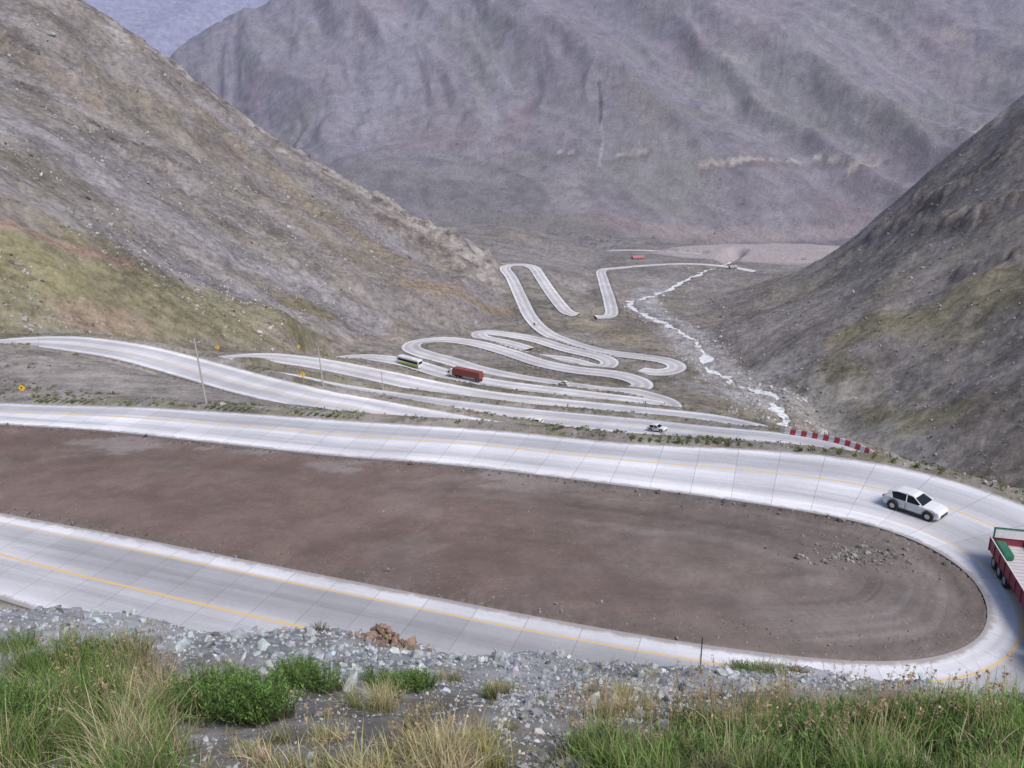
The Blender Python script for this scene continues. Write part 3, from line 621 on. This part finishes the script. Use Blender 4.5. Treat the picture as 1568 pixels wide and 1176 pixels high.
def sign(px,py,h=2.2,s=.8):
    p=cast(px,py); e=bpy.data.objects.new("traffic_sign",None); scene.collection.objects.link(e); e.location=p
    cyl("post",(0,0,-.2),(0,0,h+.3),.035,.035,M_steel,e,8); q=s*.707
    def dia(nm,q,y0,mt): obj(nm,[(0,y0,h-q),(q,y0,h),(0,y0,h+q),(-q,y0,h),(0,y0-.01,h-q),(q,y0-.01,h),(0,y0-.01,h+q),(-q,y0-.01,h)],[(0,1,2,3),(4,5,6,7),(0,1,5,4),(1,2,6,5),(2,3,7,6),(3,0,4,7)],mt,e)
    dia("plate",q,-.04,M_blk); dia("face",q*.92,-.052,M_yel)
    obj("arrow",[(-.08,-.066,h-.25),(.0,-.066,h-.25),(.0,-.066,h+.02),(.12,-.066,h+.02),(-.04,-.066,h+.28),(-.2,-.066,h+.02),(-.08,-.066,h+.02)],[(0,1,2,3,4,5,6)],M_blk,e)
sign(40,617); sign(466,590); sign(459,544,2.6,.9); sign(336,549,2.4)
def atY(px,py,y):
    dd=ray(px,py); p=np.array([dd[0],dd[1],0])/dd[1]*y; p[2]=float(zat(np.array([p[0]]),np.array([p[1]]))[0]); return p
p=atY(1073,1005,17.5); e=cyl("marker_stake",(0,0,-.3),(.02,0,1.1),.018,.014,M_blk,None,8); e.location=p
tick("objects")
# ------------------------------------------------------------------ rocks
def icoV(seed):
    bm=bmesh.new(); bmesh.ops.create_icosphere(bm,subdivisions=1,radius=1); V=np.array([v.co[:] for v in bm.verts]); F_=np.array([[v.index for v in f_.verts] for f_ in bm.faces]); bm.free()
    g=np.random.default_rng(seed)
    for _ in range(7):
        n=g.normal(size=3); n/=np.linalg.norm(n); d=g.uniform(.45,.8); s=V@n; V=V-np.clip(s-d,0,None)[:,None]*n
    V*=g.uniform(.6,1.2,3); V+=g.normal(size=V.shape)*.04
    return V,F_
ROCK=[icoV(i) for i in range(8)]
m=NT("rock_surface"); at=m.n("Attribute",attribute_name="Col"); geo=m.n("NewGeometry"); nz=noise(m,geo.outputs["Position"],6,5,.7)
q=m.math('ADD',m.math('MULTIPLY',m.ramp(nz,.3,.7),.6),.65); cb=m.n("CombineXYZ"); [m.l(q,cb.inputs[i]) for i in range(3)]
m.l(m.mix(1.,at.outputs["Color"],cb.outputs[0],'MULTIPLY'),m.b.inputs["Base Color"]); m.b.inputs["Roughness"].default_value=.9; mat_rock=m.m
def scatter_rocks(name,P,size,cols):
    VV=[];FF=[];CC=[];o=0; n=len(P); var=rng.integers(0,8,n)
    for v in range(8):
        s=np.where(var==v)[0]
        if not len(s): continue
        V,F_=ROCK[v]; a=rng.uniform(0,2*pi,len(s)); ca,sa=np.cos(a),np.sin(a)
        tl=rng.normal(0,.4,(len(s),2))
        x=V[None,:,0]*ca[:,None]-V[None,:,1]*sa[:,None]; y=V[None,:,0]*sa[:,None]+V[None,:,1]*ca[:,None]; z=V[None,:,2]*.75+tl[:,:1]*x+tl[:,1:]*y
        W_=np.stack([x,y,z],-1)*size[s][:,None,None]+P[s][:,None,:]
        VV.append(W_.reshape(-1,3)); FF.append((F_[None]+(np.arange(len(s))*len(V))[:,None,None]+o).reshape(-1,3)); CC.append(np.repeat(cols[s],len(V),0)); o+=len(s)*len(V)
    return npmesh(name,np.vstack(VV),np.vstack(FF),mat_rock,np.vstack(CC),False)
def rc(n,base,var=.25):
    return np.clip(np.array(base)[None]*1.12*(1+rng.normal(0,var,(n,1)))*(1+rng.normal(0,.04,(n,3))),.03,.65)
def field(n,x,y,keep,size,base,name):
    px=rng.uniform(*x,n); py=rng.uniform(*y,n); k=keep(px,py); px=px[k];py=py[k]; n=len(px)
    s=size(n,px,py); P=np.c_[px,py,zat(px,py)+s*.15]; return scatter_rocks(name,P,s,rc(n,base))
crestn=lambda x,y: fbm(x/2.5,y/2.5,3,301)
ky=lambda x,y:(rng.random(len(x))<sstep(9.5,15,y+1.6*crestn(x,y)))&(y<22.5)
field(20000,(-20,24),(9,22.5),ky,lambda n,x,y:.030*np.exp(rng.normal(0,.6,n))+.015,(.31,.33,.345),"rubble_stones")
field(1100,(-20,24),(13,21.5),ky,lambda n,x,y:.12*np.exp(rng.normal(0,.4,n)),(.31,.335,.35),"rubble_boulders")
field(20000,(-9,12),(2.5,14),lambda x,y:rng.random(len(x))<.35+.65*sstep(-.1,.4,fbm(x/1.5,y/1.5,3,311)),lambda n,x,y:.013*np.exp(rng.normal(0,.6,n))+.006,(.31,.315,.32),"gravel")
field(5000,(-2.5,3.5),(4,13),lambda x,y:np.abs(x-.2-.09*y)<.6+.10*y,lambda n,x,y:.022*np.exp(rng.normal(0,.6,n))+.006,(.33,.34,.35),"gravel")
P0=atY(590,975,18.0); n=260; a=rng.normal(0,1,(n,2)); rd_=np.hypot(a[:,0],a[:,1]); P=np.c_[P0[0]+a[:,0]*.45,P0[1]+a[:,1]*.3,np.zeros(n)]; P[:,2]=zat(P[:,0],P[:,1])+rng.uniform(0,1,n)*.6*np.exp(-rd_**2); scatter_rocks("clay_mound",P,.085*np.exp(rng.normal(0,.45,n)),rc(n,(.21,.155,.12),.2))
P=cast(505,1052)[None]+np.array([[0,0,.08]]); scatter_rocks("pale_rock",P,np.array([.26]),rc(1,(.62,.62,.63),0))
def pick(n,mask):
    ii=np.flatnonzero(mask.ravel()); s=rng.choice(ii,n); x=X.ravel()[s]+rng.normal(0,.3,n)*R[s//NA]*.006; y=Y.ravel()[s]+rng.normal(0,.3,n)*R[s//NA]*.006; return x,y,zat(x,y)
mk=(infield>.5)&(RG<120)&((dI<3.0)|(rng.random(X.shape)<.06)|((np.hypot(X-27,Y-58)<5)))
x,y,z=pick(2600,mk); n=len(x); s=.04*np.exp(rng.normal(0,.55,n)); scatter_rocks("infield_stones",np.c_[x,y,z+s*.1],s,rc(n,(.21,.185,.175),.3))
P0=cast(1310,850); n=260; x=P0[0]+rng.normal(0,2.4,n); y=P0[1]+rng.normal(0,1.2,n); s=.13*np.exp(rng.normal(0,.45,n)); scatter_rocks("stone_heap",np.c_[x,y,zat(x,y)+s*.1],s,rc(n,(.20,.19,.17),.22))
dd_=rng.choice(len(inn),1500); dd_=dd_[(inn[dd_,1]>57)]; n=len(dd_); o=np.abs(rng.normal(0,.5,n))+.1; x=inn[dd_,0]+N[dd_,0]*o; y=inn[dd_,1]+N[dd_,1]*o; s=.09*np.exp(rng.normal(0,.5,n)); scatter_rocks("edge_clods",np.c_[x,y,zat(x,y)+s*.2],s,rc(n,(.15,.128,.118),.25))
mk=(ER>.6)&(ER<5)&(infield<.5)&(RG>60)&(RG<260)&(lab!=0)
x,y,z=pick(3500,mk); n=len(x); s=.10*np.exp(rng.normal(0,.5,n)); scatter_rocks("verge_stones",np.c_[x,y,z+s*.2],s,rc(n,(.26,.25,.245),.25))
mk=(lab==2)&(RG<760)&(ER>6)&(fbm(X/50,Y/50,3,321)>-.2)
x,y,z=pick(9000,mk); n=len(x); q=np.hypot(x,y); s=(.2+.0006*q)*np.exp(rng.normal(0,.5,n)); scatter_rocks("scree_boulders",np.c_[x,y,z+s*.1],s,rc(n,(.28,.265,.265),.35))
mk=(lab==3)&(RG<800)&(ER>6)&(E2>5)
x,y,z=pick(6000,mk); n=len(x); q=np.hypot(x,y); s=(.15+.0006*q)*np.exp(rng.normal(0,.45,n)); scatter_rocks("scree_boulders",np.c_[x,y,z+s*.1],s,rc(n,(.25,.235,.23),.35))
mk=(E2>0)&(E2<16)&(ER>3)
x,y,z=pick(1800,mk); n=len(x); s=.5*np.exp(rng.normal(0,.45,n)); scatter_rocks("river_boulders",np.c_[x,y,z+s*.1],s,rc(n,(.36,.355,.36),.25))
# ------------------------------------------------------------------ vegetation
m=NT("foliage"); at=m.n("Attribute",attribute_name="Col"); m.l(at.outputs["Color"],m.b.inputs["Base Color"]); m.b.inputs["Roughness"].default_value=.6
tr=m.n("BsdfTranslucent"); m.l(at.outputs["Color"],tr.inputs[0]); mx=m.n("MixShader"); mx.inputs[0].default_value=.35; m.l(m.b.outputs[0],mx.inputs[1]); m.l(tr.outputs[0],mx.inputs[2]); m.l(mx.outputs[0],m.t.nodes["Material Output"].inputs[0]); mat_leaf=m.m
GREEN=(.165,.275,.06); STRAW=(.52,.44,.27); OLIVE=(.27,.30,.12); YEL=(.38,.38,.13)
def blades(P,h,lean,wd_,cols,name):
    n=len(P); a=rng.uniform(0,2*pi,n); ld=np.c_[np.cos(a),np.sin(a)]*lean[:,None]; sa=a+rng.uniform(.8,2.3,n); sx=np.c_[np.cos(sa),np.sin(sa),np.zeros(n)]*wd_[:,None]
    V=np.zeros((n,7,3))
    for k,t in enumerate((0,.4,.75)):
        cpt=P.copy(); cpt[:,:2]+=ld*(t**1.8)*h[:,None]; cpt[:,2]+=h*t*(1-.25*lean*t)
        ww=(1-.55*t); V[:,2*k]=cpt-sx*ww; V[:,2*k+1]=cpt+sx*ww
    cpt=P.copy(); cpt[:,:2]+=ld*h[:,None]; cpt[:,2]+=h*(1-.3*lean); V[:,6]=cpt
    b=np.arange(n)[:,None]*7
    F_=np.concatenate([b+np.array([[0,1,3]]),b+np.array([[0,3,2]]),b+np.array([[2,3,5]]),b+np.array([[2,5,4]]),b+np.array([[4,5,6]])])
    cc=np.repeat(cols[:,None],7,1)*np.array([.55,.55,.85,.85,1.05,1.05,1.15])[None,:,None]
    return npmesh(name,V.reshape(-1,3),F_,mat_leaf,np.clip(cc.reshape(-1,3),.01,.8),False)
def tufts(name,centres,spread,nb,h,base,mixb=None,mixf=0.,lean=.45,wd_=.004):
    C=np.array(centres); n=len(C)*nb; ci=np.repeat(np.arange(len(C)),nb)
    off=rng.normal(0,1,(n,2))*spread; P=np.c_[C[ci,0]+off[:,0],C[ci,1]+off[:,1],np.zeros(n)]; P[:,2]=zat(P[:,0],P[:,1])-.03
    hs=np.repeat(rng.uniform(.45,1.3,len(C)),nb); hh=h*hs*rng.uniform(.4,1.2,n)
    cl=np.clip(np.array(base)[None]*(1+rng.normal(0,.25,(n,1)))*(1+rng.normal(0,.07,(n,3))),.01,.8)
    if mixb is not None:
        mf=np.repeat(np.clip(rng.normal(mixf,.25,len(C)),0,1),nb)
        mm=rng.random(n)<mf; cl[mm]=np.clip(np.array(mixb)*(1+rng.normal(0,.2,(mm.sum(),1))),.01,.8)
    tone=np.repeat(rng.uniform(.6,1.25,len(C)),nb)[:,None]
    return blades(P,hh,np.abs(rng.normal(lean,lean*.6,n)),np.full(n,wd_)*rng.uniform(.6,1.5,n),cl*tone,name)
def pxpts(n,box_):
    out=[]
    for _ in range(n*6):
        px=rng.uniform(box_[0],box_[2]); py=rng.uniform(box_[1],box_[3]); p=cast(px,py)
        if p[1]<23 and p[1]>1.5: out.append(p)
        if len(out)>=n: break
    if not out: print("EMPTY",box_); out=[np.array([-6.,19.,-15.])]
    return out
def stalks(name,centres,per,h):
    C=np.array(centres); n=len(C)*per; ci=np.repeat(np.arange(len(C)),per); P=np.c_[C[ci,:2]+rng.normal(0,.15,(n,2)),np.zeros(n)]; P[:,2]=zat(P[:,0],P[:,1])
    H=h*rng.uniform(.6,1.3,n); a=rng.uniform(0,2*pi,n); ln=rng.uniform(.05,.3,n)*H; top=P+np.c_[np.cos(a)*ln,np.sin(a)*ln,H]
    s=np.array([.0022,0,0]); V=[np.stack([P-s,P+s,top+s,top-s],1)]; C_=[np.tile(np.array([.52,.41,.25]),(n,4,1))]
    for k in range(8):
        d=rng.normal(size=(n,3))*.013; q=top-(top-P)*rng.uniform(0,.18,(n,1))+d; u=rng.normal(size=(n,3))*.009; w_=rng.normal(size=(n,3))*.009
        V.append(np.stack([q-u,q+w_,q+u,q-w_],1)); C_.append(np.tile(np.array([.52,.40,.25]),(n,4,1))*rng.uniform(.6,1.2,(n,1,1)))
    V=np.concatenate(V).reshape(-1,3); return npmesh(name,V,np.arange(len(V)).reshape(-1,4),mat_leaf,np.clip(np.concatenate(C_).reshape(-1,3),.01,.8),False)
tufts("green_grass",pxpts(62,(-60,1020,240,1200)),.15,150,.60,GREEN,STRAW,.15)
tufts("green_grass",pxpts(26,(-40,985,230,1040)),.2,140,.48,GREEN,YEL,.25)
tufts("dry_grass",pxpts(24,(150,1010,280,1180)),.10,120,.64,STRAW,OLIVE,.25,.5)
tufts("dry_grass",pxpts(22,(-60,1130,250,1230)),.12,120,.42,STRAW,GREEN,.35,.6)
tufts("dry_grass",pxpts(22,(560,1120,760,1230)),.09,170,.42,STRAW,YEL,.35,.45)
tufts("dry_grass",pxpts(10,(370,1130,560,1200)),.07,110,.26,STRAW,OLIVE,.3,.5)
tufts("dry_grass",pxpts(5,(740,1050,780,1075)),.08,150,.38,OLIVE,STRAW,.5,.5)
tufts("dry_grass",pxpts(7,(530,1060,620,1090)),.09,150,.40,OLIVE,STRAW,.5,.5)
tufts("dry_grass",pxpts(5,(640,1035,700,1060)),.09,120,.33,STRAW,OLIVE,.5,.5)
tufts("green_grass",pxpts(80,(900,1120,1600,1230)),.12,150,.38,GREEN,OLIVE,.25)
tufts("green_grass",pxpts(55,(1150,1085,1600,1150)),.14,150,.42,GREEN,OLIVE,.3)
tufts("dry_grass",pxpts(34,(880,1090,1600,1210)),.11,110,.48,STRAW,OLIVE,.35,.4)
tufts("dry_grass",pxpts(26,(900,1060,1250,1110)),.10,80,.48,STRAW,YEL,.4,.35)
tufts("sparse_grass",pxpts(70,(240,1060,1000,1200)),.06,40,.15,OLIVE,STRAW,.5,.6)
tufts("rubble_grass",pxpts(30,(0,940,1568,1060)),.12,60,.22,OLIVE,STRAW,.5,.6)
tufts("rubble_grass",pxpts(16,(1080,1000,1200,1030)),.2,100,.3,(.16,.24,.07),STRAW,.2,.6)
stalks("seed_stalks",pxpts(90,(880,1050,1568,1170)),5,.62)
stalks("seed_stalks",pxpts(30,(100,1000,290,1150)),5,.75)
stalks("seed_stalks",pxpts(14,(450,1100,760,1176)),4,.4)
def shrub(name,pts,rad,ht,nst,base):
    VV=[];CC=[]
    for p in pts:
        for _ in range(nst):
            a=rng.uniform(0,2*pi); q=rad*math.sqrt(rng.random()); x0=p[0]+q*.6*math.cos(a); y0=p[1]+q*.6*math.sin(a); z0=float(zat(np.array([x0]),np.array([y0]))[0])-.03
            H=ht*rng.uniform(.5,1.15)*(1-.35*(q/rad)**2); dx,dy=math.cos(a)*q*.7,math.sin(a)*q*.7
            nl=int(H/.016); t=rng.uniform(.15,1,nl); B=np.c_[x0+dx*t**1.3,y0+dy*t**1.3,z0+H*t]
            la=rng.uniform(0,2*pi,nl); up=rng.uniform(.5,1.5,nl); D=np.c_[np.cos(la),np.sin(la),up]; D/=np.linalg.norm(D,axis=1)[:,None]
            S_=np.cross(D,rng.normal(size=(nl,3))); S_/=np.linalg.norm(S_,axis=1)[:,None]
            ll=rng.uniform(.03,.065,nl)[:,None]; ww=.0065
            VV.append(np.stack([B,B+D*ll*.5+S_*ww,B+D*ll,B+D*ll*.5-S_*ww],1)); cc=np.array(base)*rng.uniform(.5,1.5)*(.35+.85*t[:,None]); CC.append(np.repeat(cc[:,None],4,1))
            e0=np.array([x0,y0,z0]); e1=np.array([x0+dx,y0+dy,z0+H]); s=np.array([.004,0,0]); VV.append(np.stack([e0-s,e0+s,e1+s*.4,e1-s*.4])[None]); CC.append(np.full((1,4,3),.12)*np.array([1,.8,.5]))
    V=np.concatenate(VV).reshape(-1,3); C=np.concatenate(CC).reshape(-1,3); F_=np.arange(len(V)).reshape(-1,4)
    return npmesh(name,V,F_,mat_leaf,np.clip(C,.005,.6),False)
SG=(.15,.275,.065)
shrub("green_shrub",pxpts(15,(270,1080,430,1110)),.32,.72,70,SG)
shrub("green_shrub",pxpts(9,(440,1045,545,1065)),.3,.58,65,SG)
shrub("green_shrub",pxpts(9,(570,1045,660,1062)),.27,.44,60,SG)
shrub("green_shrub",pxpts(14,(0,1070,180,1150)),.3,.55,60,(.155,.26,.07))
shrub("green_shrub",pxpts(12,(20,990,220,1040)),.34,.5,50,(.17,.27,.075))
shrub("green_shrub",pxpts(46,(1050,1105,1568,1190)),.24,.42,55,(.15,.26,.065))
shrub("green_shrub",pxpts(12,(880,1140,1150,1190)),.2,.3,50,(.16,.26,.07))
shrub("green_shrub",pxpts(5,(1110,1010,1195,1025)),.28,.26,45,(.17,.24,.085))
shrub("brown_shrub",pxpts(2,(425,948,455,955)),.3,.3,50,(.22,.20,.11))
shrub("brown_shrub",[atY(1215,1010,18.2),atY(1225,1010,18.0)],.28,.3,50,(.32,.24,.13))
def clumps(name,x,y,z,s,base,nt_=26):
    n=len(x); D=rng.normal(size=(n,nt_,3)); D/=np.linalg.norm(D,axis=2)[...,None]; D[...,2]=np.abs(D[...,2])*.8
    Cc=np.c_[x,y,z][:,None]+D*(s[:,None]*rng.uniform(.3,1,(n,nt_)))[...,None]
    a=rng.normal(size=(n,nt_,3))*s[:,None,None]*.25; b=rng.normal(size=(n,nt_,3))*s[:,None,None]*.25
    V=np.stack([Cc,Cc+a,Cc+b],2).reshape(-1,3); F_=np.arange(len(V)).reshape(-1,3)
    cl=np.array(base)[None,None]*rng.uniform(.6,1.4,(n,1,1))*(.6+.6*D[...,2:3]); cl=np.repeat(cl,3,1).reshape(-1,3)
    shrub_haze=np.repeat(np.clip(1-np.exp(-np.maximum(np.hypot(x,y)-250,0)/2700.),0,.9),nt_*3)[:,None]  # distance haze blended into the shrub colours as well
    return npmesh(name,V,F_,mat_leaf,np.clip(cl*(1-shrub_haze)+HAZE_COL*shrub_haze,.01,.5),False)
mk=(ER>1)&(ER<9)&(infield<.5)&(lab!=0)&(RG>70)&(RG<520)&(fbm(X/7,Y/7,3,401)>.12)
x,y,z=pick(2800,mk); clumps("verge_shrubs",x,y,z,(.20+.0006*np.hypot(x,y))*np.exp(rng.normal(0,.35,len(x))),(.15,.18,.06))
Tm,Nm=frame(main_c); di=rng.choice(len(main_c),4600); di=di[main_c[di,1]>60]; di=di[(fbm(main_c[di,0]/6,main_c[di,1]/6,3,405)+.5*(main_c[di,0]>10)+rng.normal(0,.12,len(di)))>.12]
o=Wm[di]/2+.6+rng.exponential(.8,len(di)); x=main_c[di,0]-Nm[di,0]*o; y=main_c[di,1]-Nm[di,1]*o; clumps("shoulder_shrubs",x,y,zat(x,y),.17*np.exp(rng.normal(0,.45,len(x))),(.17,.21,.07),30)
mk=((lab==2)|(lab==3)|(lab==1))&(RG>140)&(RG<900)&(ER>6)&(fbm(X/45,Y/45,3,402)>.05)&(E2>6)&(pm<.1)
x,y,z=pick(6500,mk); clumps("hillside_shrubs",x,y,z,(.20+.0007*np.hypot(x,y))*np.exp(rng.normal(0,.35,len(x))),(.14,.145,.07),14)
mk=((lab==4)|(lab==1))&(RG>850)&(RG<1750)&(fbm(X/120,Y/120,3,403)>.0)&(pm<.1)
x,y,z=pick(5000,mk); clumps("valley_shrubs",x,y,z,1.5*np.exp(rng.normal(0,.4,len(x))),(.09,.10,.06),12)
tick("done")
